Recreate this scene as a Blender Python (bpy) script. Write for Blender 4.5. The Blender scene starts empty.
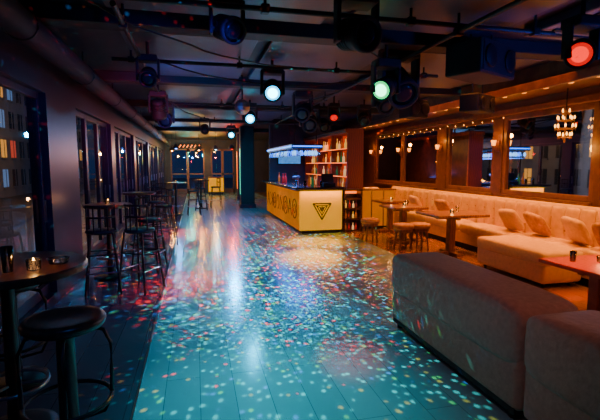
import bpy, bmesh, math, random
from mathutils import Vector, Matrix, Euler
random.seed(7)
S=bpy.context.scene
COL=S.collection
# ---------------- materials ----------------
def mat(name,col,rough=.5,metal=0,emit=None,es=0,var=.15,nscale=8,bump=0,spec=.5):
    m=bpy.data.materials.new(name); m.use_nodes=True
    nt=m.node_tree; b=nt.nodes['Principled BSDF']
    b.inputs['Roughness'].default_value=rough; b.inputs['Metallic'].default_value=metal
    b.inputs['Specular IOR Level'].default_value=spec
    tc=nt.nodes.new('ShaderNodeTexCoord'); n=nt.nodes.new('ShaderNodeTexNoise')
    n.inputs['Scale'].default_value=nscale; n.inputs['Detail'].default_value=4
    nt.links.new(tc.outputs['Object'],n.inputs['Vector'])
    r=nt.nodes.new('ShaderNodeValToRGB')
    r.color_ramp.elements[0].position=.3; r.color_ramp.elements[1].position=.7
    r.color_ramp.elements[0].color=(*[c*(1-var) for c in col],1)
    r.color_ramp.elements[1].color=(*[min(1,c*(1+var)) for c in col],1)
    nt.links.new(n.outputs['Fac'],r.inputs[0]); nt.links.new(r.outputs[0],b.inputs['Base Color'])
    if bump:
        bp=nt.nodes.new('ShaderNodeBump'); bp.inputs['Strength'].default_value=bump; bp.inputs['Distance'].default_value=.02
        nt.links.new(n.outputs['Fac'],bp.inputs['Height']); nt.links.new(bp.outputs[0],b.inputs['Normal'])
    if emit:
        b.inputs['Emission Color'].default_value=(*emit,1); b.inputs['Emission Strength'].default_value=es
    return m
def glassmat(name,tint=(.8,.85,.9),fac=.08):
    m=bpy.data.materials.new(name); m.use_nodes=True; nt=m.node_tree
    nt.nodes.remove(nt.nodes['Principled BSDF']); out=nt.nodes['Material Output']
    t=nt.nodes.new('ShaderNodeBsdfTransparent'); t.inputs[0].default_value=(*tint,1)
    g=nt.nodes.new('ShaderNodeBsdfGlossy'); g.inputs['Roughness'].default_value=.02; g.inputs[0].default_value=(.9,.9,.9,1)
    f=nt.nodes.new('ShaderNodeFresnel'); f.inputs[0].default_value=1.45
    a=nt.nodes.new('ShaderNodeMath'); a.operation='ADD'; a.inputs[1].default_value=fac; a.use_clamp=True
    nt.links.new(f.outputs[0],a.inputs[0])
    mx=nt.nodes.new('ShaderNodeMixShader'); nt.links.new(a.outputs[0],mx.inputs[0])
    nt.links.new(t.outputs[0],mx.inputs[1]); nt.links.new(g.outputs[0],mx.inputs[2]); nt.links.new(mx.outputs[0],out.inputs[0])
    return m
def woodmat(name,c1,c2,rough=.4,scale=6):
    m=mat(name,c1,rough); nt=m.node_tree; b=nt.nodes['Principled BSDF']
    w=nt.nodes.new('ShaderNodeTexWave'); w.inputs['Scale'].default_value=scale; w.inputs['Distortion'].default_value=6; w.inputs['Detail'].default_value=3
    tc=nt.nodes.new('ShaderNodeTexCoord'); nt.links.new(tc.outputs['Object'],w.inputs['Vector'])
    r=nt.nodes.new('ShaderNodeValToRGB'); r.color_ramp.elements[0].color=(*c1,1); r.color_ramp.elements[1].color=(*c2,1)
    nt.links.new(w.outputs['Fac'],r.inputs[0]); nt.links.new(r.outputs[0],b.inputs['Base Color'])
    return m
M={}
M['black']=mat('black_metal',(.006,.006,.009),.5,.2)
M['blackm']=mat('black_matte',(.012,.012,.017),.7)
M['frame']=mat('dark_frame',(.022,.018,.042),.4,.2)
M['brown']=woodmat('brown_frame_wood',(.12,.05,.018),(.19,.08,.03),.4)
M['darkwood']=woodmat('dark_wood',(.05,.016,.010),(.09,.03,.018),.28)
M['midwood']=woodmat('mid_wood',(.18,.07,.025),(.28,.12,.045),.3)
M['redwood']=woodmat('shelf_wood',(.22,.05,.015),(.32,.08,.02),.5)
M['chrome']=mat('brushed_steel',(.4,.4,.43),.3,1)
M['sofa']=mat('sofa_fabric',(.46,.32,.26),.85,var=.12,nscale=30,bump=.25)
M['beige']=mat('beige_leather',(.68,.44,.11),.5,var=.1,nscale=12,bump=.1)
M['beige2']=mat('cream_fabric',(.66,.44,.20),.8,var=.08,nscale=25,bump=.2)
M['pillow']=mat('pillow_fabric',(.45,.24,.08),.85,var=.25,nscale=20,bump=.2)
M['glass']=glassmat('window_glass',(.85,.9,.95),.02)
M['clear']=glassmat('clear_glass',(.85,.9,.95),.12)
M['wall']=mat('wall_plaster',(.05,.045,.06),.7,nscale=3,bump=.1)
M['wallw']=mat('wall_warm',(.22,.10,.045),.6,nscale=3,bump=.1)
M['ceil']=mat('ceiling_paint',(.020,.025,.04),.5,nscale=2,var=.3,bump=.1)
M['panel']=mat('ceiling_panel_paint',(.05,.06,.095),.45,nscale=2,var=.2)
M['duct']=mat('duct_fabric',(.022,.010,.026),.7,nscale=4,spec=.3)
M['cyanlamp']=mat('cyan_lens',(.1,.6,.9),.3,emit=(.03,.75,.95),es=20)
M['cyanlamp2']=mat('cyan_lens_soft',(.1,.6,.9),.3,emit=(.0,.45,.9),es=5)
M['greenlamp']=mat('green_lens',(.05,.8,.3),.3,emit=(.0,.8,.2),es=2.0)
M['greencore']=mat('green_core',(.1,.8,.4),.3,emit=(.05,1,.4),es=9)
M['redlamp']=mat('red_lens',(.8,.0,.0),.3,emit=(1,.0,.0),es=.9,spec=.1)
M['redhot']=mat('red_core',(.8,.0,.0),.3,emit=(1,.01,.0),es=2.2,spec=.1)
M['dimlens']=mat('dim_lens',(.02,.03,.05),.08,.3)
M['warm']=mat('warm_bulb',(1,.6,.3),.3,emit=(1,.38,.04),es=7)
M['warms']=mat('warm_bulb_soft',(1,.5,.2),.3,emit=(1,.28,.02),es=3.5)
M['flame']=mat('candle_flame',(1,.7,.3),.3,emit=(1,.45,.08),es=30)
M['wax']=mat('wax',(.9,.8,.65),.5,emit=(1,.4,.12),es=.5)
M['panelY']=mat('backlit_yellow',(.3,.13,.0),.8,emit=(1,.43,.0),es=.72,var=.25,nscale=2.5,spec=.02)
M['panelO']=mat('backlit_orange',(.25,.08,.0),.8,emit=(1,.26,.0),es=.42,var=.35,nscale=1.5,spec=.02)
M['ink']=mat('dark_ink',(.03,.015,.004),.8,spec=.1)
M['counter']=mat('counter_top',(.02,.02,.025),.15,.1)
M['blueled']=mat('blue_led',(.1,.3,1),.3,emit=(.01,.16,1),es=4)
M['whiteglow']=mat('white_glow',(.6,.8,1),.3,emit=(.2,.5,1),es=2.4)
M['orangeled']=mat('orange_led',(1,.3,.1),.3,emit=(1,.14,.0),es=2.6)
M['greenled']=mat('green_led',(.1,1,.5),.3,emit=(.0,.9,.5),es=1)
M['redback']=mat('red_backlight',(.4,.03,.0),.6,emit=(1,.06,.0),es=.5,var=.2,nscale=3,spec=.1)
M['screen']=mat('screen_glow',(.1,.2,.3),.2,emit=(.05,.3,.8),es=.9,var=.5,nscale=9)
M['grille']=mat('speaker_grille',(.02,.02,.025),.6,.4,nscale=90,bump=.5)
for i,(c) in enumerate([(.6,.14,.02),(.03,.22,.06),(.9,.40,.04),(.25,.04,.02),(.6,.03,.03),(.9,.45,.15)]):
    M['b%d'%i]=mat('glowing_bottle_glass_%d'%i,c,.12,emit=c,es=(1.0 if i in(2,5) else .3))  # bottles emit their own colour so they look brightly lit
# ---------------- mesh builder ----------------
class MB:
    def __init__(s,name): s.n=name; s.v=[]; s.f=[]; s.mi=[]; s.sm=[]; s.mats=[]
    def _m(s,m):
        if m not in s.mats: s.mats.append(m)
        return s.mats.index(m)
    def add(s,vs,fs,m,smooth=False,mtx=None):
        o=len(s.v); k=s._m(m)
        for v in vs:
            v=Vector(v); s.v.append(tuple(mtx@v if mtx else v))
        for f in fs: s.f.append([i+o for i in f]); s.mi.append(k); s.sm.append(smooth)
        return s
    def box(s,c,d,m,bev=0,rot=None,seg=2,smooth=None):
        bm=bmesh.new(); bmesh.ops.create_cube(bm,size=1)
        bmesh.ops.scale(bm,vec=d,verts=bm.verts)
        if bev: bmesh.ops.bevel(bm,geom=bm.edges[:],offset=min(bev,min(d)*.49),segments=seg,affect='EDGES',profile=.5)
        bm.verts.index_update()
        vs=[v.co.copy() for v in bm.verts]; fs=[[v.index for v in f.verts] for f in bm.faces]; bm.free()
        mt=Matrix.Translation(c)@(Euler(rot).to_matrix().to_4x4() if rot else Matrix())
        return s.add(vs,fs,m,(bev>.02) if smooth is None else smooth,mt)
    def bx(s,x0,x1,y0,y1,z0,z1,m,bev=0,seg=2):
        return s.box(((x0+x1)/2,(y0+y1)/2,(z0+z1)/2),(x1-x0,y1-y0,z1-z0),m,bev,seg=seg)
    def cyl(s,p0,p1,r0,m,r1=None,seg=16,caps=True):
        p0=Vector(p0);p1=Vector(p1); r1=r0 if r1 is None else r1
        d=p1-p0; q=d.to_track_quat('Z','Y').to_matrix()
        vs=[];fs=[]
        for p,r in((p0,r0),(p1,r1)):
            for i in range(seg):
                a=2*math.pi*i/seg; vs.append(p+q@Vector((r*math.cos(a),r*math.sin(a),0)))
        for i in range(seg): j=(i+1)%seg; fs.append([i,j,seg+j,seg+i])
        s.add(vs,fs,m,True)
        if caps: s.add(vs[:seg],[list(range(seg))[::-1]],m); s.add(vs[seg:],[list(range(seg))],m)
        return s
    def lathe(s,prof,c,m,seg=20,mtx=None,smooth=True):
        vs=[];fs=[]; n=len(prof)
        for r,z in prof:
            for i in range(seg):
                a=2*math.pi*i/seg; vs.append((r*math.cos(a),r*math.sin(a),z))
        for k in range(n-1):
            for i in range(seg):
                j=(i+1)%seg; fs.append([k*seg+i,k*seg+j,(k+1)*seg+j,(k+1)*seg+i])
        if prof[0][0]>1e-4: fs.append(list(range(seg))[::-1])
        if prof[-1][0]>1e-4: fs.append([(n-1)*seg+i for i in range(seg)])
        mt=Matrix.Translation(c)@(mtx if mtx else Matrix())
        return s.add(vs,fs,m,smooth,mt)
    def tube(s,pts,r,m,seg=8,closed=False):
        pts=[Vector(p) for p in pts]; n=len(pts); vs=[];fs=[]
        for i,p in enumerate(pts):
            if closed: d=pts[(i+1)%n]-pts[i-1]
            else: d=pts[min(i+1,n-1)]-pts[max(i-1,0)]
            q=d.to_track_quat('Z','Y').to_matrix() if abs(d.normalized().z)<.95 else d.to_track_quat('Z','X').to_matrix()
            for k in range(seg):
                a=2*math.pi*k/seg; vs.append(p+q@Vector((r*math.cos(a),r*math.sin(a),0)))
        for i in range(n if closed else n-1):
            for k in range(seg):
                l=(k+1)%seg; j=(i+1)%n
                fs.append([i*seg+k,i*seg+l,j*seg+l,j*seg+k])
        return s.add(vs,fs,m,True)
    def ring(s,c,R,r,m,n=24,ax='z'):
        P=[]
        for i in range(n):
            a=2*math.pi*i/n; x,y=R*math.cos(a),R*math.sin(a)
            P.append(Vector(c)+Vector((x,y,0) if ax=='z' else (0,x,y) if ax=='x' else (x,0,y)))
        return s.tube(P,r,m,8,True)
    def se(s,c,d,m,rot=None,e=.35,e2=.35,nu=14,nv=28):
        def w(v,p): return math.copysign(abs(v)**p,v)
        vs=[];fs=[]
        for i in range(nu+1):
            u=-math.pi/2+math.pi*i/nu
            for j in range(nv):
                t=2*math.pi*j/nv
                vs.append((d[0]/2*w(math.cos(u),e)*w(math.cos(t),e2),d[1]/2*w(math.cos(u),e)*w(math.sin(t),e2),d[2]/2*w(math.sin(u),e)))
        for i in range(nu):
            for j in range(nv):
                k=(j+1)%nv; fs.append([i*nv+j,i*nv+k,(i+1)*nv+k,(i+1)*nv+j])
        mt=Matrix.Translation(c)@(Euler(rot).to_matrix().to_4x4() if rot else Matrix())
        return s.add(vs,fs,m,True,mt)
    def quad(s,a,b,c,d,m): return s.add([a,b,c,d],[[0,1,2,3]],m)
    def done(s,loc=None):
        me=bpy.data.meshes.new(s.n); 
        if loc is not None:
            L=Vector(loc); s.v=[tuple(Vector(v)-L) for v in s.v]
        me.from_pydata(s.v,[],s.f)
        for m in s.mats: me.materials.append(m)
        me.polygons.foreach_set('material_index',s.mi); me.polygons.foreach_set('use_smooth',s.sm); me.update()
        o=bpy.data.objects.new(s.n,me); COL.objects.link(o)
        if loc is not None: o.location=loc
        return o
# ---------------- lights ----------------
def spot(name,loc,target,col,power,angle=60,blend=.6,radius=.05,parent=None):
    l=bpy.data.lights.new(name,'SPOT'); l.color=col; l.energy=power; l.spot_size=math.radians(angle); l.spot_blend=blend; l.shadow_soft_size=radius
    o=bpy.data.objects.new(name,l); COL.objects.link(o); o.location=loc
    o.rotation_euler=(Vector(target)-Vector(loc)).to_track_quat('-Z','Y').to_euler()
    if parent: o.parent=parent; o.location=Vector(loc)-parent.location
    return o
def point(name,loc,col,power,radius=.05,parent=None):
    l=bpy.data.lights.new(name,'POINT'); l.color=col; l.energy=power; l.shadow_soft_size=radius
    o=bpy.data.objects.new(name,l); COL.objects.link(o); o.location=loc
    if parent: o.parent=parent; o.location=Vector(loc)-parent.location
    return o
def area(name,loc,target,col,power,sx,sy,parent=None,spread=180):
    l=bpy.data.lights.new(name,'AREA'); l.shape='RECTANGLE'; l.size=sx; l.size_y=sy; l.color=col; l.energy=power; l.spread=math.radians(spread)
    o=bpy.data.objects.new(name,l); COL.objects.link(o); o.location=loc
    o.rotation_euler=(Vector(target)-Vector(loc)).to_track_quat('-Z','Y').to_euler()
    if parent: o.parent=parent; o.location=Vector(loc)-parent.location
    return o
def gobo(o,scale,thr,cols,keep=.5):
    l=o.data; l.use_nodes=True; nt=l.node_tree; em=[n for n in nt.nodes if n.type=='EMISSION'][0]
    g=nt.nodes.new('ShaderNodeNewGeometry')
    v=nt.nodes.new('ShaderNodeTexVoronoi'); v.inputs['Scale'].default_value=scale
    nt.links.new(g.outputs['Incoming'],v.inputs['Vector'])
    lt=nt.nodes.new('ShaderNodeMapRange'); lt.inputs['From Min'].default_value=thr; lt.inputs['From Max'].default_value=thr*.3
    nt.links.new(v.outputs['Distance'],lt.inputs[0])
    sp=nt.nodes.new('ShaderNodeSeparateColor'); nt.links.new(v.outputs['Color'],sp.inputs[0])
    k=nt.nodes.new('ShaderNodeMath'); k.operation='LESS_THAN'; k.inputs[1].default_value=keep; nt.links.new(sp.outputs[0],k.inputs[0])
    mu=nt.nodes.new('ShaderNodeMath'); mu.operation='MULTIPLY'; nt.links.new(lt.outputs[0],mu.inputs[0]); nt.links.new(k.outputs[0],mu.inputs[1])
    nt.links.new(mu.outputs[0],em.inputs['Strength'])
    r=nt.nodes.new('ShaderNodeValToRGB'); r.color_ramp.interpolation='CONSTANT'
    while len(r.color_ramp.elements)<len(cols): r.color_ramp.elements.new(.5)
    for i,(p,c) in enumerate(cols): e=r.color_ramp.elements[i]; e.position=p; e.color=(*c,1)
    nt.links.new(sp.outputs[1],r.inputs[0]); nt.links.new(r.outputs[0],em.inputs['Color'])
# ---------------- ROOM ----------------
XL,XR,YF,YB,ZC=-1.6,5.6,25.0,-2.0,3.0
def floormat():
    m=bpy.data.materials.new('floor_planks'); m.use_nodes=True; nt=m.node_tree; b=nt.nodes['Principled BSDF']
    tc=nt.nodes.new('ShaderNodeTexCoord'); mp=nt.nodes.new('ShaderNodeMapping'); mp.inputs['Rotation'].default_value=(0,0,math.pi/2)
    nt.links.new(tc.outputs['Object'],mp.inputs[0])
    br=nt.nodes.new('ShaderNodeTexBrick'); br.inputs['Scale'].default_value=1; br.inputs['Brick Width'].default_value=1.6; br.inputs['Row Height'].default_value=.24
    br.inputs['Mortar Size'].default_value=.0025; br.inputs['Color1'].default_value=(.21,.36,.42,1); br.inputs['Color2'].default_value=(.25,.41,.47,1); br.inputs['Mortar'].default_value=(.08,.16,.2,1)
    nt.links.new(mp.outputs[0],br.inputs[0])
    sp=nt.nodes.new('ShaderNodeSeparateXYZ'); nt.links.new(tc.outputs['Object'],sp.inputs[0])
    def cmp(op,val):
        n=nt.nodes.new('ShaderNodeMath'); n.operation=op; n.inputs[1].default_value=val; nt.links.new(sp.outputs[0],n.inputs[0]); return n
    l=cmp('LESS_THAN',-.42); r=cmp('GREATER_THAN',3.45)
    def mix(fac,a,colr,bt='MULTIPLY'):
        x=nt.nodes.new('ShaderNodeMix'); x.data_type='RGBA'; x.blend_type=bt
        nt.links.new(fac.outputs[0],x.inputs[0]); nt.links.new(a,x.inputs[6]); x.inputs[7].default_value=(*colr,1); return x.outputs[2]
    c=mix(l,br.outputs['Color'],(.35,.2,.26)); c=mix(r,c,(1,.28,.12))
    no=nt.nodes.new('ShaderNodeTexNoise'); no.inputs['Scale'].default_value=3; no.inputs['Detail'].default_value=6
    nt.links.new(tc.outputs['Object'],no.inputs[0])
    rr=nt.nodes.new('ShaderNodeMapRange'); rr.inputs['To Min'].default_value=.12; rr.inputs['To Max'].default_value=.26
    nt.links.new(no.outputs['Fac'],rr.inputs[0]); nt.links.new(rr.outputs[0],b.inputs['Roughness'])
    nt.links.new(c,b.inputs['Base Color'])
    bp=nt.nodes.new('ShaderNodeBump'); bp.inputs['Strength'].default_value=.15; bp.inputs['Distance'].default_value=.003
    nt.links.new(br.outputs['Fac'],bp.inputs['Height']); bp.invert=True; nt.links.new(bp.outputs[0],b.inputs['Normal'])
    b.inputs['Specular IOR Level'].default_value=.5
    return m
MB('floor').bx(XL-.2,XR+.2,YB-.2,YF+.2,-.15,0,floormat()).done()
MB('ceiling').bx(XL-.2,XR+.2,YB-.2,YF+.2,ZC,ZC+.15,M['ceil']).done()
MB('trim_1').bx(-.435,-.42,YB,YF,0,.006,M['chrome']).done()
w=MB('wall_left')
w.bx(XL-.2,XL,YB,YF,2.4,ZC,M['frame']); w.bx(XL-.2,XL,YB,YF,0,.12,M['frame'])
pl=[(YB,-.2),(2.55,2.75),(5.45,6.7),(9.3,9.7),(12.6,13.0),(16.3,16.7),(20.2,20.6),(24.3,25)]
for a,b in pl: w.bx(XL-.2,XL,a,b,.12,2.4,M['frame'])
w.done()
for i in range(len(pl)-1):
    a,b=pl[i][1],pl[i+1][0]
    g=MB('window_%d'%(i+1)); n=2
    if i>=2: n=3
    for k in range(n):
        y0=a+(b-a)*k/n; y1=a+(b-a)*(k+1)/n
        x=XL-.1
        for (p,q) in((y0,y0+.06),(y1-.06,y1)): g.bx(x-.03,x+.03,p,q,.12,2.4,M['frame'],.006)
        for (p,q) in((.12,.24),(2.32,2.4)): g.bx(x-.03,x+.03,y0+.06,y1-.06,p,q,M['frame'],.006)
        g.bx(x+.03,x+.05,y1-.05,y1-.03,.95,1.2,M['chrome'])
        g.quad((x,y0+.06,.24),(x,y1-.06,.24),(x,y1-.06,2.32),(x,y0+.06,2.32),M['glass'])
    g.done()
w=MB('wall_right')
w.bx(XR,XR+.2,YB,YF,0,1.0,M['wallw']); w.bx(XR,XR+.2,YB,YF,2.5,ZC,M['wallw'])
pr=[(YB,0),(2.6,2.8),(4.85,5.05),(7.0,7.22),(8.85,9.2),(12.9,YF)]
for a,b in pr: w.bx(XR,XR+.2,a,b,1.0,2.5,M['brown'])
w.done()
for i in range(len(pr)-1):
    a,b=pr[i][1],pr[i+1][0]; g=MB('window_%d'%(i+8)); x=XR+.06
    n=2 if i==4 else 1
    g.bx(XR-.06,XR+.1,a,b,1.0,1.05,M['brown'],.008)
    for k in range(n):
        y0=a+(b-a)*k/n; y1=a+(b-a)*(k+1)/n
        for (p,q) in((y0,y0+.09),(y1-.09,y1)): g.bx(x-.04,x+.04,p,q,1.05,2.5,M['brown'],.01)
        for (p,q) in((1.05,1.14),(2.41,2.5)): g.bx(x-.04,x+.04,y0+.09,y1-.09,p,q,M['brown'],.01)
        g.quad((x,y0+.09,1.14),(x,y1-.09,1.14),(x,y1-.09,2.41),(x,y0+.09,2.41),M['glass'])
    g.done()
MB('wall_back').bx(XL-.2,XR+.2,YB-.2,YB,0,ZC,M['wall']).done()
w=MB('wall_far'); w.bx(XL-.2,XR+.2,YF,YF+.2,2.5,ZC,M['wall'])
for a,b in((-1.8,-1.3),(.55,.9),(2.2,5.8)): w.bx(a,b,YF,YF+.2,0,2.5,M['wall'])
w.done()
for i,(a,b) in enumerate(((-1.3,.55),(.9,2.2))):
    d=MB('door_%d'%(i+1)); n=2; a+=.005; b-=.005
    for k in range(n):
        x0=a+(b-a)*k/n; x1=a+(b-a)*(k+1)/n
        d.bx(x0,x0+.07,YF+.05,YF+.12,0.002,2.495,M['brown']); d.bx(x1-.07,x1,YF+.05,YF+.12,0.002,2.495,M['brown'])
        d.bx(x0,x1,YF+.05,YF+.12,2.4,2.495,M['brown']); d.bx(x0,x1,YF+.05,YF+.12,0.002,.25,M['brown']); d.bx(x0,x1,YF+.05,YF+.12,1.05,1.12,M['brown'])
        d.quad((x0,YF+.08,.2),(x1,YF+.08,.2),(x1,YF+.08,2.4),(x0,YF+.08,2.4),M['glass'])
    d.done()
MB('wall_partition').bx(2.5,XR,14.6,14.8,0,ZC,M['wall']).done()
MB('baseboard_right').bx(XR-.02,XR,YB,14.6,0,.1,M['brown']).done()
for n,(x,y,s_) in enumerate([(1.9,16.2,.5),(2.1,20,.4)]):
    p=MB('pillar'); p.bx(x-s_/2,x+s_/2,y-s_/2,y+s_/2,0,ZC,M['blackm'],.02)
    p.bx(x-s_/2-.04,x+s_/2+.04,y-s_/2-.04,y+s_/2+.04,0,.15,M['frame'],.01)
    p.bx(x-s_/2-.015,x-s_/2,y-.04,y+.04,.5,2.2,M['greenled' if n==0 else 'orangeled'])
    p.done()
b=MB('ceiling_beam'); b.bx(4.75,5.6,1.0,14.6,2.72,3.0,M['brown'],.01); b.bx(4.7,4.78,1.0,14.6,2.66,2.78,M['midwood'],.01)
for k in range(30):
    y=1.5+k*.43; b.lathe([(.035,0),(.045,-.012),(.03,-.02)],(4.98,y,2.722),M['warms'],12)
b.done()
b=MB('picture_rail_moulding'); b.bx(5.5,5.6,1,14.5,2.5,2.6,M['midwood'],.01); b.done()
for y in (4.4,7.2,10.2,13.4,17):
    MB('ceiling_cross_beam').bx(XL,4.74,y-.12,y+.12,2.86,3.0,M['blackm'],.01).done()
for (x0,x1,y0,y1) in ((-.7,.7,4.7,6.9),(.85,2.3,4.7,6.9),(-.7,.7,7.5,9.9),(.85,2.3,7.5,9.9),(-.7,2.3,10.5,13.1),(-.7,1.2,1.8,4.1),(1.4,3.0,1.8,4.1),(2.6,4.4,4.8,6.9)):
    p=MB('ceiling_panel'); p.bx(x0,x1,y0,y1,2.93,2.97,M['panel'],.008)
    for xx in(x0+.1,x1-.1):
        for yy in(y0+.1,y1-.1): p.cyl((xx,yy,2.97),(xx,yy,3.0),.01,M['black'])
    p.done()
d=MB('ventilation_duct'); d.cyl((-1.32,-1.5,2.72),(-1.32,24,2.72),.12,M['duct'],seg=28)
for y in range(0,24,2):
    d.ring((-1.32,y,2.72),.122,.01,M['black'],24,'y'); 
    d.cyl((-1.32,y,2.83),(-1.32,y,2.999),.01,M['black'])
d.done()
def pipe(a,b,hang):
    p=MB('lighting_rig_pipe'); p.cyl(a,b,.022,M['black'])
    A=Vector(a);B=Vector(b)
    for t in hang:
        q=A.lerp(B,t); p.cyl(q,(q.x,q.y,ZC-.001),.012,M['black'])
        p.box(q,(.07,.07,.07),M['black'],.01)
    p.done()
for y in (3.5,5.5,9.1,12.5): pipe((-.9,y,2.82),(3.3,y,2.82),(.05,.35,.65,.95))
pipe((-.55,3.5,2.77),(-.55,13,2.77),(.05,.5,.9)); pipe((2.3,2.5,2.77),(2.3,12.6,2.77),(.1,.5,.9))
c=MB('hanging_cables')
for (p,q,sag) in [((-.9,3.5,2.84),(1.2,5.5,2.84),.12),((-.55,5.2,2.8),(2.3,5.9,2.8),.18),((.2,9,2.8),(2.3,7,2.8),.2),((1.1,3.5,2.84),(3.1,5.5,2.84),.15),((2.3,9,2.8),(3.3,12.5,2.82),.2),((-.5,8.5,2.8),(1,12.5,2.84),.15),((-1.0,2.5,2.9),(1.5,2.2,2.9),.1)]:
    P=[Vector(p).lerp(Vector(q),t/12)+Vector((.04*math.sin(t*1.7),0,-sag*4*(t/12)*(1-t/12))) for t in range(13)]
    c.tube(P,.009,M['black'],6)
c.done()
# ---------------- stage lights ----------------
def moving_head(loc,target,lens,sc=1.0,name='moving_head_light',core=None,drop=None):
    o=MB(name); x,y,z=loc; L=Vector(loc)
    q=(Vector(target)-L).to_track_quat('Z','Y').to_matrix().to_4x4()
    s=sc
    top=(ZC if drop is None else drop)
    o.box((x,y,z+.24*s),(.26*s,.2*s,.09*s),M['blackm'],.015)
    o.cyl((x,y,z+.28*s),(x,y,max(top-.001,z+.29*s)),.018,M['black'])
    for sd in(-1,1):
        o.box((x+sd*.14*s,y,z+.09*s),(.03*s,.1*s,.3*s),M['blackm'],.01)
    o.lathe([(.055*s,-.17*s),(.09*s,-.15*s),(.105*s,-.05*s),(.105*s,.06*s),(.118*s,.09*s),(.118*s,.14*s),(.1*s,.145*s),(.092*s,.125*s)],loc,M['blackm'],24,q)
    o.lathe([(.0001,.13*s),(.05*s,.132*s),(.093*s,.126*s)][::-1],loc,M[lens],24,q)
    if core: o.lathe([(.065*s,.134*s),(.0001,.15*s)],loc,M[core],16,q)
    for k in range(4): o.lathe([(.108*s,-.12*s+k*.035*s),(.112*s,-.115*s+k*.035*s),(.108*s,-.105*s+k*.035*s)],loc,M['black'],24,q)
    o.cyl((x-.14*s,y,z),(x+.14*s,y,z),.02*s,M['black'])
    return o.done(loc)
h1=moving_head((1.0,5.6,2.56),(.5,2.6,1.0),'cyanlamp2',core='cyanlamp')
h2=moving_head((1.14,9.05,2.58),(.6,4,.6),'cyanlamp2',core='cyanlamp')
h3=moving_head((1.2,14.5,2.6),(.8,8,.8),'cyanlamp2',core='cyanlamp')
h4=moving_head((2.0,4.35,2.42),(.4,2.9,1.6),'greenlamp',1.0,core='greencore',drop=2.859)
h5=moving_head((2.3,4.66,2.5),(2.3,3,1.2),'dimlens',1.5)
h6=moving_head((3.05,2.95,2.5),(.8,.9,1.55),'redlamp',.95,name='red_spotlight',core='redhot')
moving_head((1.24,3.25,2.6),(1.9,1,2.0),'dimlens',1.1)
moving_head((.28,3.6,2.68),(.9,2.2,2.1),'dimlens',.9)
moving_head((-.47,5.1,2.56),(-.4,3,1.6),'dimlens',.8)
moving_head((-.55,9.1,2.5),(-.5,6,1.5),'dimlens',1.2)
moving_head((-.55,7.5,2.5),(-.5,8.6,1.0),'dimlens',1.0)
moving_head((2.3,8.6,2.45),(1.4,5,1),'dimlens',1.35)
h7=moving_head((2.75,8.4,2.6),(2.0,6,.5),'redlamp',.8,name='red_spotlight')
moving_head((1.9,7.6,2.55),(1.1,5,1),'dimlens',1.2)
moving_head((2.9,9.6,2.5),(2.5,7,1),'dimlens',1.1)
moving_head((3.0,6.6,2.6),(3.0,4,1),'dimlens',1.2)
moving_head((.3,12.5,2.6),(.3,9,1),'dimlens',1.0)
moving_head((3.6,8.9,2.6),(2.6,6,1),'dimlens',1.0)
e=MB('disco_effect_light'); e.cyl((.75,6.9,2.62),(.75,6.9,2.99),.012,M['black'])
e.lathe([(.001,-.12),(.06,-.105),(.105,-.06),(.12,0),(.105,.06),(.06,.105),(.001,.12)],(.75,6.9,2.5),M['chrome'],16,smooth=False)
e.done()
def speaker(loc,d,rz):
    o=MB('loudspeaker'); x,y,z=loc; R=Matrix.Rotation(rz,4,'Z')
    def P(a,b,c): return Vector(loc)+R@Vector((a,b,c))
    o.box(loc,d,M['blackm'],.02,rot=(0,0,rz)); o.box(P(0,-d[1]/2-.006,0),(d[0]*.92,.012,d[2]*.9),M['grille'],.004,rot=(0,0,rz))
    for sx in(-.28,.28):
        c0=P(sx*d[0],-d[1]/2-.012,0); o.lathe([(d[2]*.3,0),(d[2]*.34,.012),(d[2]*.3,.018)],c0,M['black'],20,R@Matrix.Rotation(math.pi/2,4,'X'))
    for sx in(-.3,.3):
        a=P(sx*d[0],0,d[2]/2-.01); o.cyl(a,(a.x,a.y,ZC-.001),.012,M['black'])
    o.done()
speaker((2.98,4.12,2.68),(.72,.4,.34),.45)
speaker((4.2,5.85,2.52),(.55,.3,.26),.5)
speaker((3.7,6.9,2.55),(.4,.3,.3),.3)
a=MB('air_conditioner'); a.bx(3.3,4.2,3.0,3.9,2.9,2.998,M['panel'],.02)
for k in range(5): a.bx(3.4,4.1,3.12+k*.15,3.18+k*.15,2.885,2.9,M['blackm'])
a.done()
# ---------------- near sofa ----------------
def sofa_module(y0,y1,arm_far):
    o=MB('sofa'); x0=1.86; g=.006
    o.bx(x0+.03,x0+.98,y0+.04,y1-.04,.05,.14,M['blackm'])
    for xx in(x0+.08,x0+.9):
        for yy in(y0+.1,y1-.1): o.cyl((xx,yy,0),(xx,yy,.06),.03,M['black'])
    o.bx(x0+.02,x0+.44,y0+g,y1-g,.07,.66,M['sofa'],.05,4)
    o.se((x0+.24,(y0+y1)/2,.55),(.50,y1-y0-.004,.42),M['sofa'],e=.3,e2=.16,nu=18,nv=40)
    o.bx(x0+.3,x0+1.0,y0+g,y1-g,.1,.3,M['sofa'],.04,3)
    o.se((x0+.73,(y0+y1)/2 -(.12 if arm_far else 0),.36),(.62,y1-y0-.02-(.26 if arm_far else 0),.2),M['sofa'],e=.4,e2=.2)
    if arm_far:
        o.bx(x0+.3,x0+1.0,y1-.26,y1-g,.1,.56,M['sofa'],.08,4)
    o.done()
sofa_module(2.1,3.86,True); sofa_module(.35,2.09,False)
# ---------------- ottoman ----------------
o=MB('upholstered_ottoman'); 
for yy in(4.6,5.75):
    for xx in(4.4,4.82): o.cyl((xx,yy,0),(xx,yy,.07),.025,M['black'])
o.bx(4.3,4.93,4.5,5.86,.06,.34,M['beige2'],.05,4); o.se((4.615,5.18,.39),(.67,1.4,.22),M['beige2'],e=.4,e2=.15,nv=40)
o.done()
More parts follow.
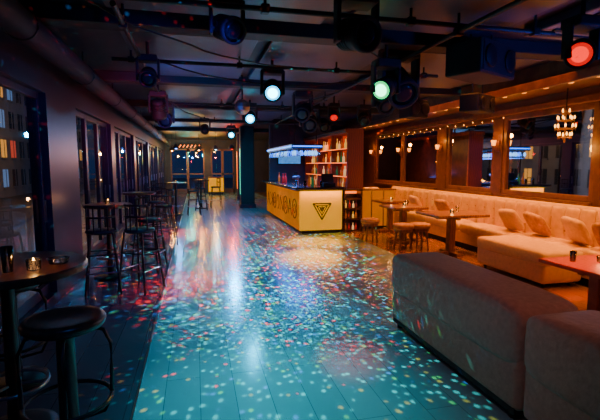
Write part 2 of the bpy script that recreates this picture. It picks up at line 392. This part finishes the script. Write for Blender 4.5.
# ---------------- wall banquette ----------------
def channel_back(o,axis,fixed,a,b,z0,z1,m,th=.16,w=.26):
    n=round((b-a)/w); st=(b-a)/n
    for k in range(n):
        c=a+st*(k+.5)
        if axis=='y': o.se((fixed,c,(z0+z1)/2),(th,st*1.02,z1-z0),m,e=.3,e2=.5,nu=10,nv=16)
        else: o.se((c,fixed,(z0+z1)/2),(st*1.02,th,z1-z0),m,e=.3,e2=.5,nu=10,nv=16)
o=MB('banquette_bench')
o.bx(5.05,5.57,2.2,11.2,0,.1,M['blackm']); o.bx(4.98,5.57,2.2,11.2,.1,.33,M['beige'],.02)
for k in range(7):
    y0=2.2+k*9/7; y1=y0+9/7; o.se((5.22,(y0+y1)/2,.39),(.52,y1-y0-.01,.2),M['beige'],e=.35,e2=.15,nv=32)
o.bx(5.44,5.575,2.2,11.2,.33,.9,M['beige'],.02)
channel_back(o,'y',5.43,2.2,11.2,.42,.97,M['beige'])
o.cyl((5.46,2.2,.95),(5.46,11.2,.95),.06,M['beige'])
for k in range(34):
    y=2.33+k*.265
    for z in(.62,.8): o.lathe([(.001,.012),(.014,.006),(.016,0)],(5.35,y,z),M['pillow'],8,Matrix.Rotation(-math.pi/2,4,'Y'))
o.done()
o=MB('booth_bench'); o.bx(4.2,4.95,10.5,11.1,0,.33,M['beige'],.02); o.se((4.57,10.75,.4),(.74,.6,.18),M['beige'],e=.35,e2=.15,nv=32)
o.bx(4.2,4.95,11.1,11.22,0,.98,M['beige'],.02); channel_back(o,'x',11.07,4.2,4.95,.42,.98,M['beige'])
o.done()
o=MB('backlit_divider'); o.bx(3.98,4.92,10.02,10.1,.06,.96,M['panelO'],.01); o.bx(3.95,4.95,10.0,10.12,.96,1.0,M['midwood'],.01); o.bx(3.95,4.95,10.0,10.12,0,.06,M['blackm'])
for xx in(4.28,4.6): o.bx(xx,xx+.02,10.0,10.02,.06,.96,M['midwood'])
o.done()
for (p,r,m) in [((5.18,5.6,.68),(.2,.9,.1),'pillow'),((5.16,6.15,.68),(-.1,1.0,-.1),'beige2'),((5.2,4.9,.68),(.15,1.0,0),'beige2'),((5.18,4.35,.68),(0,.95,.2),'pillow'),((5.18,8.2,.68),(0,1,.1),'pillow'),((5.18,9.4,.68),(0,1,-.1),'beige2')]:
    k=MB('throw_pillow'); k.se((0,0,0),(.42,.42,.15),M[m],e=.9,e2=.35,nu=12,nv=32)
    ob=k.done(); ob.location=p; ob.rotation_euler=r
# ---------------- tables ----------------
def candle(x,y,z,big=False):
    c=MB('candle'); z+=.001
    c.lathe([(.03,0),(.036,.004),(.04,.06),(.037,.06),(.033,.008)],(x,y,z),M['clear'],16)
    c.lathe([(.028,.008),(.028,.03),(.001,.032)],(x,y,z),M['wax'],16)
    c.lathe([(.001,.034),(.008,.042),(.005,.056),(.001,.068)],(x,y,z),M['flame'],8)
    ob=c.done((x,y,z)); point('candle_glow',(x,y,z+.09),(1,.4,.1),1.6,.02,ob)
def rect_table(c,dx,dy,h,m,name='lounge_table'):
    x,y=c; o=MB(name)
    o.bx(x-dx/2,x+dx/2,y-dy/2,y+dy/2,h-.045,h,M[m],.01)
    o.bx(x-.06,x+.06,y-.06,y+.06,.05,h-.045,M[m],.01)
    o.box((x,y,h-.075),(dx*.6,.07,.06),M[m],.01); o.box((x,y,h-.075),(.07,dy*.6,.06),M[m],.01)
    o.bx(x-.28,x+.28,y-.05,y+.05,0,.06,M[m],.01); o.bx(x-.05,x+.05,y-.28,y+.28,0,.06,M[m],.01)
    return o.done((x,y,0))
rect_table((4.42,6.75),.98,.8,.75,'midwood')
rect_table((4.2,8.15),.75,.75,.75,'midwood')
rect_table((4.55,9.5),.7,.6,.75,'midwood')
rect_table((3.98,3.45),.8,.75,.6,'redwood','coffee_table')
candle(4.4,6.7,.75); candle(4.2,8.1,.75); candle(4.05,3.5,.6); candle(4.55,9.45,.75)
def tumbler(x,y,z,h=.11,r=.032):
    g=MB('drinking_glass'); g.lathe([(r*.8,0),(r,h),(r*.93,h),(r*.75,.008)],(x,y,z+.001),M['clear'],16); g.done((x,y,z))
tumbler(4.6,6.85,.75); tumbler(4.3,8.2,.75); tumbler(3.8,3.6,.6)
for (x,y) in((3.85,7.45),(4.2,7.45),(3.55,8.35)):
    o=MB('low_stool')
    o.se((x,y,.43),(.38,.38,.12),M['pillow'],e=.5,e2=.8); o.cyl((x,y,.33),(x,y,.385),.17,M['midwood'],seg=24)
    for k in range(4):
        a=k*math.pi/2+.78; o.cyl((x+.17*math.cos(a),y+.17*math.sin(a),0),(x+.13*math.cos(a),y+.13*math.sin(a),.34),.018,M['midwood'],.022,10)
    o.ring((x,y,.15),.155,.01,M['midwood'])
    o.done((x,y,0))
def high_table(x,y,r,h,m='darkwood'):
    o=MB('high_bar_table')
    o.lathe([(r-.01,h-.045),(r,h-.035),(r,h-.01),(r-.01,h),(.0001,h)],(x,y,0),M[m],40,smooth=False)
    o.lathe([(.045,.03),(.04,.3),(.035,h-.08),(.11,h-.046)],(x,y,0),M[m],16)
    o.lathe([(.22,0),(.22,.015),(.17,.03),(.05,.05),(.0001,.05)],(x,y,0),M['black'],32)
    o.ring((x,y,.3),.18,.012,M['chrome'])
    for k in range(3): a=k*2.094; o.cyl((x,y,.3),(x+.18*math.cos(a),y+.18*math.sin(a),.3),.009,M['chrome'])
    return o.done((x,y,0))
high_table(-1.08,2.78,.43,1.02); candle(-.88,2.62,1.02)
t=MB('ashtray'); t.lathe([(.05,0),(.06,.03),(.052,.03),(.045,.01),(.0001,.01)],(-.80,2.78,1.021),M['clear'],20); t.done((-.80,2.78,1.02))
tumbler(-1.0,2.6,1.02,.14)
high_table(-1.2,6.5,.32,1.05); candle(-1.2,6.5,1.05); high_table(-1.1,9.2,.32,1.05); high_table(-.6,14.2,.32,1.05); candle(-.6,14.2,1.05); high_table(.2,16.2,.32,1.05)
def wood_stool(x,y,h):
    o=MB('wooden_bar_stool')
    o.lathe([(.19,h-.06),(.205,h-.045),(.21,h-.02),(.2,h-.003),(.17,h),(.12,h-.008),(.0001,h-.01)],(x,y,0),M['darkwood'],36)
    o.lathe([(.055,.04),(.05,.2),(.046,h-.12),(.12,h-.06)],(x,y,0),M['darkwood'],16)
    o.lathe([(.22,0),(.22,.02),(.1,.04),(.05,.05)],(x,y,0),M['black'],32)
    for k in range(4):
        a=k*math.pi/2+.2; ca,sa=math.cos(a),math.sin(a)
        P=[(x+r*ca,y+r*sa,z) for r,z in((.1,h-.07),(.19,h-.1),(.225,h-.18),(.225,.45),(.22,.28),(.18,.2),(.05,.18))]
        o.tube(P,.011,M['black'])
    o.ring((x,y,.3),.222,.012,M['black'])
    o.done((x,y,0))
wood_stool(-.71,2.5,.78)
wood_stool(-1.33,3.45,.77)
def back_stool(x,y,rz,h=.8):
    o=MB('bar_stool'); R=Matrix.Rotation(rz,3,'Z')
    def P(a,b,c): v=R@Vector((a,b,0)); return (x+v.x,y+v.y,c)
    o.lathe([(.16,h-.05),(.185,h-.035),(.185,h-.01),(.15,h),(.0001,h)],(x,y,0),M['blackm'],28)
    for a,b in((-1,-1),(1,-1),(1,1),(-1,1)):
        o.cyl(P(a*.2,b*.2,0),P(a*.13,b*.13,h-.04),.013,M['black'],seg=10)
    for z,k in((.28,.178),(.5,.162)):
        q=[P(-k,-k,z),P(k,-k,z),P(k,k,z),P(-k,k,z)]
        for i in range(4): o.cyl(q[i],q[(i+1)%4],.009,M['chrome' if z<.3 else 'black'],seg=8)
    arc=[(.17*math.cos(t),.17*math.sin(t)) for t in [math.radians(d) for d in range(20,161,14)]]
    for z in(h+.16,h+.3): o.tube([P(a,b,z) for a,b in arc],.013,M['black'])
    for i in(0,3,5,7,10): a,b=arc[i]; o.cyl(P(a,b,h-.03),P(a,b,h+.3),.009,M['black'],seg=8)
    o.done((x,y,0))
back_stool(-.70,5.75,2.6); back_stool(-1.15,5.75,3.3); back_stool(-.7,6.8,1.3,.8); back_stool(-.6,9.0,-1.4); back_stool(-.85,10,0.5)
back_stool(-.05,14.1,-1.5); back_stool(-1.15,14.0,1.6); back_stool(.2,15.6,3.1); back_stool(.75,16.3,-1.5); back_stool(-.9,12,.3)
# ---------------- BAR ----------------
o=MB('bar_counter')
x0,x1,y0,y1=2.32,3.35,9.55,14.2
o.bx(x0+.05,x1,y0+.05,y0+.5,.1,1.03,M['blackm']); o.bx(x0+.05,x0+.5,y0+.5,y1,.1,1.03,M['blackm'])
o.bx(x0+.08,x1-.03,y0+.08,y0+.5,0,.1,M['blackm']); o.bx(x0+.08,x0+.5,y0+.5,y1,0,.1,M['blackm'])
o.bx(x0,x1,y0,y0+.05,.08,1.0,M['panelY'],.008); o.bx(x0,x0+.05,y0+.05,y1,.08,1.0,M['panelO'],.008)
o.bx(x0-.12,x1+.05,y0-.12,y0+.6,1.03,1.09,M['counter'],.012); o.bx(x0-.12,x0+.6,y0+.6,y1+.05,1.03,1.09,M['counter'],.012)
o.bx(x0-.06,x1,y0-.06,y0,1.0,1.03,M['blackm']); o.bx(x0-.06,x0,y0,y1,1.0,1.03,M['blackm'])
o.bx(x0+.01,x1-.01,y0-.035,y0-.02,1.012,1.028,M['warms'])
tz=.58; tx=(x0+x1)/2+.02; yy=y0-.006
def tri(R,inv=True,r=.014):
    P=[]
    for k in range(3):
        a=math.radians(-90+120*k); P.append((tx+R*math.cos(a),yy,tz+R*math.sin(a)))
    for k in range(3): o.cyl(P[k],P[(k+1)%3],r,M['ink'],seg=8)
tri(.25,r=.014); tri(.15,r=.009); tri(.06,r=.01)
for k in range(3):
    a=math.radians(-90+120*k); o.cyl((tx+.25*math.cos(a),yy,tz+.25*math.sin(a)),(tx+.075*math.cos(a+math.pi),yy,tz+.075*math.sin(a+math.pi)),.007,M['ink'],seg=8)
xs=x0-.003
def stroke(pts,r=.010): o.tube([(xs,y,z) for y,z in pts],r,M['ink'],8)
yb=9.85
for L in ['O','A','O','N','S','O','K','A']:
    w_=.42; 
    if L=='A': stroke([(yb,.35),(yb+w_/2,.75),(yb+w_,.35)]); stroke([(yb+.1,.5),(yb+w_-.1,.5)])
    if L=='O': o.ring((xs,yb+w_/2,.55),.23,.011,M['ink'],24,'x'); o.ring((xs,yb+w_/2,.55),.1,.009,M['ink'],16,'x')
    if L=='N': stroke([(yb+w_,.35),(yb+w_,.75),(yb,.35),(yb,.75)])
    if L=='S': stroke([(yb+w_*.5+.16*math.cos(t),.55+.2*math.sin(t)) for t in [k*.45 for k in range(12)]])
    if L=='K': stroke([(yb,.35),(yb,.75)]); stroke([(yb+w_,.75),(yb+.02,.52),(yb+w_,.35)])
    yb+=.53
bar=o.done()
area('bar_led_strip',(2.83,9.44,1.0),(2.83,9.56,.7),(1,.5,.0),14,1.0,.04,bar)
area('bar_led_strip',(2.2,11.8,1.0),(2.34,11.8,.6),(1,.35,.0),16,.04,4.2,bar)
area('bar_inner_blue',(3.1,12,.9),(2.9,12,1.6),(.03,.2,1),20,.5,3.5,bar)
o=MB('drinks_cabinet')
o.bx(3.42,3.46,9.65,10.0,0,1.0,M['darkwood']); o.bx(3.86,3.9,9.65,10.0,0,1.0,M['darkwood']); o.bx(3.46,3.86,9.97,10.0,0,1.0,M['darkwood'])
for z in(0.02,.3,.55,.78,1.0): o.bx(3.42,3.9,9.65,10.0,z-.02,z+.02,M['darkwood'])
o.bx(3.46,3.86,9.955,9.97,.9,.97,M['orangeled'])
o.done()
def bottle(o,x,y,z,h,r,m):
    o.lathe([(r,0),(r,h*.52),(r*.8,h*.6),(r*.32,h*.7),(r*.3,h*.93),(r*.42,h*.93),(r*.42,h)],(x,y,z),M[m],12)
o=MB('bar_top_bottles')
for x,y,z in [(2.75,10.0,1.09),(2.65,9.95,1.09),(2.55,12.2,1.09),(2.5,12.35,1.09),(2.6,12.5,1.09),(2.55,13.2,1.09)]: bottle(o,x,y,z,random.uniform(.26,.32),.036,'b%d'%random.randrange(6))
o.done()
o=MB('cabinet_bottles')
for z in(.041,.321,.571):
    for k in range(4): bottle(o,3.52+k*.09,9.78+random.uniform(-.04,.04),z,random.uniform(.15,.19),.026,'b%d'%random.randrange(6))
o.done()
o=MB('back_bar_shelving'); X0=3.72;X1=4.15
o.bx(X1-.05,X1-.03,10.3,14.5,0,2.4,M['redback']); o.bx(X1-.03,X1,10.3,14.5,0,2.4,M['darkwood']); o.bx(X0,X1,10.25,10.3,0,2.4,M['redwood']); o.bx(X0,X1,14.5,14.55,0,2.4,M['redwood'])
o.bx(X0-.1,X1-.05,10.3,14.5,0,.9,M['darkwood']); o.bx(X0-.14,X1-.05,10.3,14.5,.9,.94,M['counter'])
sh=[1.3,1.66,2.02]
for z in sh: o.bx(X0+.05,X1-.05,10.3,14.5,z-.025,z,M['redwood']); o.bx(X0+.04,X0+.05,10.3,14.5,z-.02,z,M['orangeled'])
for yy in(11.7,13.1): o.bx(X0+.05,X1-.05,yy,yy+.04,.94,2.4,M['redwood'])
o.bx(X0-.05,X1,10.25,14.55,2.4,2.5,M['redwood'],.01)
bb=o.done()
o=MB('liquor_bottles')
for z in [.941]+[q+.001 for q in sh]:
    y=10.45
    while y<14.4:
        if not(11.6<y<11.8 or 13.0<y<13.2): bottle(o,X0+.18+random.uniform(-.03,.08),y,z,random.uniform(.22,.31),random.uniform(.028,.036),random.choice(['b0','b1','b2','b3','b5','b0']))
        y+=random.uniform(.14,.22)
o.done()
area('back_bar_light',(3.6,12.4,2.35),(3.8,12.4,1.2),(1,.13,.0),34,.1,4,bb,120)
o=MB('hanging_glass_rack')
o.bx(2.3,3.05,10.2,13.8,2.04,2.08,M['blackm'],.01); o.bx(2.28,2.31,10.18,13.8,1.99,2.1,M['frame']); o.bx(2.28,3.05,10.16,10.2,1.99,2.1,M['frame'])
o.bx(2.265,2.28,10.2,13.8,2.03,2.06,M['blueled']); o.bx(2.3,3.03,10.145,10.16,2.03,2.06,M['blueled'])
for yy in(10.4,13.6):
    for xx in(2.4,2.95): o.cyl((xx,yy,2.08),(xx,yy,2.999),.014,M['black'])
gp=[(.034,0),(.034,.004),(.006,.01),(.006,.09),(.036,.13),(.042,.17),(.036,.22)]
def hang(x,y): o.lathe([(r,-z) for r,z in gp][::-1],(x,y,2.04),M['clear'],10); o.lathe([(.004,-.09),(.03,-.13),(.034,-.17),(.03,-.2)],(x,y,2.04),random.choice([M['whiteglow'],M['blueled'],M['clear'],M['whiteglow']]),10)  # emissive linings paint the rack light's glow into the glasses
for k in range(8): hang(2.37+k*.09,10.26); hang(2.37+k*.09,10.42)
for k in range(28): hang(2.37,10.5+k*.12); hang(2.51,10.5+k*.12)
rk=o.done()
area('rack_light',(2.7,11.8,1.78),(2.7,11.8,0),(.03,.2,1),60,.7,3.2,rk)
o=MB('beer_tap'); 
for k in range(3):
    y=11+k*.14; o.cyl((2.62,y,1.3),(2.54,y,1.28),.012,M['chrome']); o.cyl((2.55,y,1.28),(2.55,y,1.22),.01,M['chrome']); o.cyl((2.6,y,1.31),(2.6,y,1.42),.014,M['black'],.02)
o.cyl((2.64,11.14,1.09),(2.64,11.14,1.27),.035,M['chrome']); o.cyl((2.64,10.95,1.29),(2.64,11.33,1.29),.035,M['chrome'])
o.done()
o=MB('cash_register'); o.box((3.1,9.9,1.13),(.3,.3,.08),M['blackm'],.01); o.box((3.1,9.93,1.28),(.3,.03,.22),M['blackm'],.01,rot=(-.3,0,0)); o.box((3.1,9.955,1.28),(.27,.01,.19),M['screen'],rot=(-.3,0,0)); o.done()
for (x,y) in((2.5,9.75),(2.45,10.4),(2.85,9.62)): tumbler(x,y,1.09,.14)
# ---------------- chandelier / wall lamps / string lights ----------------
def reflected_chandelier(x,y,z,pw):  # added solid chandelier imitating a warm reflection in the window glass
    o=MB('reflected_chandelier'); o.cyl((x,y,z+.25),(x,y,2.72),.008,M['black'])
    o.cyl((x,y,z-.22),(x,y,z+.25),.012,M['midwood'])
    for R,zz,n in((.06,.2,4),(.11,.1,7),(.13,-.02,8),(.09,-.14,6)):
        o.ring((x,y,z+zz),R,.007,M['midwood'],20)
        for k in range(n):
            a=2*math.pi*k/n; cx,cy=x+R*math.cos(a),y+R*math.sin(a)
            o.cyl((cx,cy,z+zz-.03),(cx,cy,z+zz+.02),.006,M['midwood'],seg=6)
            o.lathe([(.006,.02),(.012,.035),(.01,.055),(.001,.075)],(cx,cy,z+zz),M['warm'],8)
        for k in range(4):
            a=math.pi/2*k; o.cyl((x,y,z+zz),(x+R*math.cos(a),y+R*math.sin(a),z+zz),.005,M['midwood'],seg=6)
    ob=o.done((x,y,z)); point('reflected_chandelier_glow',(x,y,z-.3),(1,.4,.05),9,.1,ob)
reflected_chandelier(5.35,5.35,2.15,9)
for y in (7.1,9.05,11.05,12.95):
    o=MB('wall_lamp')
    o.box((5.585,y,1.95),(.03,.09,.2),M['midwood'],.008); o.tube([(5.58,y,1.93),(5.52,y,1.9),(5.49,y,1.95)],.008,M['midwood'])
    o.lathe([(.03,0),(.05,.1),(.046,.1),(.026,.004)],(5.49,y,1.96),M['warms'],14); ob=o.done((5.585,y,1.95)); point('wall_lamp_glow',(5.46,y,2.15),(1,.34,.04),3,.04,ob)
o=MB('string_lights'); 
P=[]
for k in range(91):
    y=6.9+k*.06; t=(k%15)/15; P.append((5.52,y,2.47-.03*4*t*(1-t)))
o.tube(P,.004,M['black'],6)
for k in range(0,91,5): x,y,z=P[k]; o.lathe([(.001,-.026),(.009,-.013),(.004,0)],(x,y,z-.003),M['warm'],8)
o.done()
# ---------------- far lights/signs ----------------
o=MB('neon_sign'); o.bx(-.9,.4,24.9,24.98,2.5,2.75,M['blackm'])
for k in range(6): o.cyl((-.8+k*.2,24.88,2.56),(-.7+k*.2,24.88,2.7),.02,M['orangeled'])
o.done()
o=MB('wall_screen'); o.bx(2.75,3.6,14.54,14.6,1.6,2.1,M['blackm'],.01); o.bx(2.79,3.56,14.53,14.54,1.64,2.06,M['screen']); o.done()
o=MB('sideboard'); sx=.7; o.bx(sx,sx+.8,23.6,24.2,.1,.95,M['darkwood'],.01); o.bx(sx,sx+.8,23.58,23.6,.15,.9,M['panelY']); 
for xx in(sx+.05,sx+.75): o.cyl((xx,23.7,0),(xx,23.7,.1),.02,M['black']); o.cyl((xx,24.1,0),(xx,24.1,.1),.02,M['black'])
o.done()
for (x,y,m,p,c) in((.2,20,'warm',70,(1,.36,.03)),(-.7,18,'blueled',60,(.05,.4,1)),(1.0,22.5,'warm',90,(1,.40,.03)),(1.5,18,'redlamp',90,(1,.02,.01)),(-.3,23.5,'greenled',60,(0,.8,.6)),(-1.0,21,'warm',70,(1,.36,.03)),(.9,19,'whiteglow',30,(.1,.6,1)),(.1,24.2,'warm',60,(1,.36,.03))):
    o=MB('pendant_lamp'); o.cyl((x,y,2.4),(x,y,2.999),.006,M['black']); o.lathe([(.12,-.1),(.1,0),(.03,.08),(.015,.1)],(x,y,2.35),M['blackm'],20)
    o.lathe([(.001,-.13),(.05,-.1),(.06,-.05),(.02,.02)],(x,y,2.35),M[m],14); ob=o.done((x,y,2.35)); point('pendant_glow',(x,y,2.12),c,p,.05,ob)
# ---------------- exterior ----------------
MB('ground_outside').bx(-45,45,-15,60,-.4,-.16,mat('asphalt',(.05,.06,.08),.4)).done()
wl=[mat('ext_win_warm',(.5,.3,.1),.4,emit=(1,.4,.06),es=.8),mat('ext_win_blue',(.2,.3,.5),.4,emit=(.12,.28,.6),es=.5),mat('ext_win_dark',(.02,.03,.05),.2),mat('ext_win_red',(.5,.1,.1),.4,emit=(1,.1,.05),es=.5)]
fac=mat('facade',(.12,.15,.22),.8,nscale=1)
def building(x,side,y0,y1,h,seed):
    rr=random.Random(seed); o=MB('building_outside'); o.bx(min(x,x+side*4),max(x,x+side*4),y0,y1,-.16,h,fac)
    y=y0+.5
    while y<y1-1.0:
        z=.4
        while z<h-1.2:
            m=rr.choices(wl,(1.8,2,7,.2))[0]; a,b=sorted((x-side*.04,x)); o.bx(a,b,y,y+.6,z,z+.95,m); a,b=sorted((x-side*.1,x)); o.bx(a,b,y-.06,y+.66,z-.1,z-.02,fac)
            o.bx(*sorted((x-side*.06,x)),y+.28,y+.32,z,z+.95,fac)
            z+=1.6
        y+=1.25
    o.done()
building(-9,-1,1,16,9,1); building(-10,-1,17,45,8,2); building(20,1,6,24,10,3); building(22,1,25,55,11,4)
for (x,y,p,c) in((16,13,1100,(.35,.55,1)),(15,20,1000,(1,.6,.3)),(16,30,1300,(.35,.55,1)),(-5,8,60,(1,.45,.1)),(-7,24,300,(1,.42,.06)),(-5.5,17,120,(.3,.5,1)),(11,9,250,(1,.6,.3))):  # lamps added outside to brighten the facades
    o=MB('added_street_lamp'); o.cyl((x,y,-.16),(x,y,3.2),.05,M['black'],.035); o.tube([(x,y,3.2),(x,y,3.5),(x+.2,y,3.65),(x+.45,y,3.6)],.03,M['black'])
    o.lathe([(.12,0),(.14,.04),(.05,.1)],(x+.5,y,3.5),M['black'],16); o.lathe([(.001,-.05),(.08,-.03),(.1,0)],(x+.5,y,3.5),M['warm'],14)
    ob=o.done((x,y,0)); point('facade_fill_glow',(x+.5,y,3.3),c,p,.1,ob)
# ---------------- stage lighting ----------------
spot('wash_spot_teal',(.4,3.3,2.4),(.5,2.7,0),(0,.75,.8),210,62,1,.08)
spot('wash_spot_teal',(1.0,5.25,2.35),(.6,4.3,0),(0,.62,.85),260,70,1,.08)
spot('beam_spot_teal',(1.1,8.6,2.4),(.8,6.9,0),(.0,.5,.85),260,74,1,.08)
spot('wash_spot_blue',(1.2,13.9,2.45),(.8,10.9,0),(.0,.36,.85),400,90,1,.08)
spot('wash_spot_blue',(.7,12.3,2.4),(.9,16.5,0),(.0,.45,.85),400,95,1,.08)
CY,GR,YE,RE,BL,OR=(.05,1,.85),(.1,1,.15),(.9,.6,.03),(1,.02,.02),(.02,.35,1),(1.6,.3,.02)
RE2=(3,.04,.04)
d1=spot('disco_dots',(.75,6.9,2.33),(.45,7.2,0),(1,1,1),3600,114,.3,.004); gobo(d1,42,.48,[(0,CY),(.35,BL),(.55,RE2),(.78,OR),(.9,GR)],.5)
d2=spot('disco_dots',(.9,4.6,2.35),(.7,3.3,0),(1,1,1),1000,60,.5,.004); gobo(d2,58,.46,[(0,CY),(.55,GR),(.7,BL),(.86,YE),(.95,RE2)],.45)
d4=spot('disco_dots',(.6,5.2,2.35),(.95,5.2,0),(1,1,1),1500,84,.4,.004); gobo(d4,54,.45,[(0,CY),(.42,GR),(.57,BL),(.7,YE),(.78,RE2)],.5)
d5=spot('disco_dots',(1.4,9.6,2.4),(1.1,9.6,0),(1,1,1),2000,106,.3,.004); gobo(d5,30,.44,[(0,CY),(.35,OR),(.6,RE2),(.85,BL)],.45)
d3=spot('disco_dots_ceiling',(1.3,4.2,1.7),(.6,6.5,3),(1,1,1),2600,150,.4,.004); gobo(d3,38,.27,[(0,RE),(.5,CY),(.75,RE),(.9,BL)],.4)
d6=spot('disco_dots_ceiling',(.3,1.6,1.9),(-1.0,4.2,2.9),(1,1,1),1400,70,.4,.004); gobo(d6,38,.3,[(0,RE),(.7,OR),(.85,BL)],.4)
spot('red_spot',(1.6,8.1,2.3),(-.17,5.9,0),(1,.01,.02),2600,20,.9,.05)
spot('red_spot',(.6,11.9,2.3),(-.27,10.4,0),(1,.01,.02),1900,32,.9,.05)
spot('red_spot',(1.9,5.3,2.3),(1.25,3.3,0),(1,.02,.02),420,14,1,.05)
spot('bar_reflection_spot',(2.55,9.0,2.2),(1.95,7.2,0),(1,.25,.01),4600,27,1,.05)  # added spots imitating the bar's warm reflection on the floor
spot('bar_reflection_spot',(2.15,8.9,2.15),(2.35,8.5,0),(1,.24,.01),1500,44,1,.05)
spot('red_table_spot',(3.5,3.3,2.4),(4.05,3.5,.6),(1,.01,.005),480,40,.6,.05)
area('soffit_warm_light',(5.0,7.5,2.66),(5.0,7.5,0),(1,.33,.02),150,.3,10,None,100)
area('lounge_fill',(4.3,6.6,2.8),(4.3,6.6,0),(1,.24,.03),55,.8,4,None,100)
spot('sofa_rose_fill',(3.6,.9,2.7),(2.1,2.7,.7),(1,.34,.20),46,66,1,.2)  # added fills without a fixture, brighten the sofa in rose
spot('sofa_rose_fill',(.2,1.0,2.8),(1.95,2.8,.6),(1,.30,.32),36,50,1,.2)
spot('blue_uplight',(3.9,2.6,2.2),(2.6,5.5,3.0),(.02,.10,1),80,120,.9,.1)
spot('blue_uplight',(-.2,5.6,2.3),(.6,8,3.0),(.03,.2,1),80,130,.9,.1)
spot('purple_wash_left',(.3,3.0,2.6),(-1.6,6.5,1.0),(.08,.04,1),100,80,1,.1)
spot('purple_wash_left',(.3,8.0,2.6),(-1.6,11.5,1.0),(.08,.06,1),120,80,1,.1)
spot('red_wash_left',(-.3,6.0,1.9),(-1.4,8.5,2.9),(1,.01,.04),130,70,1,.1)
spot('blue_wash_near',(.2,.6,2.7),(-.6,2.4,0),(.02,.2,1),40,70,1,.1)
W=bpy.data.worlds.new('night'); S.world=W; W.use_nodes=True
bg=W.node_tree.nodes['Background']; bg.inputs[0].default_value=(.015,.035,.11,1); bg.inputs[1].default_value=.5
# ---------------- camera ----------------
cd=bpy.data.cameras.new('camera'); cd.lens=430/600*36; cd.sensor_width=36; cd.clip_start=.05
co=bpy.data.objects.new('camera',cd); COL.objects.link(co); co.location=(0,0,1.6)
co.rotation_euler=(math.radians(84),0,math.radians(-13.7)); S.camera=co
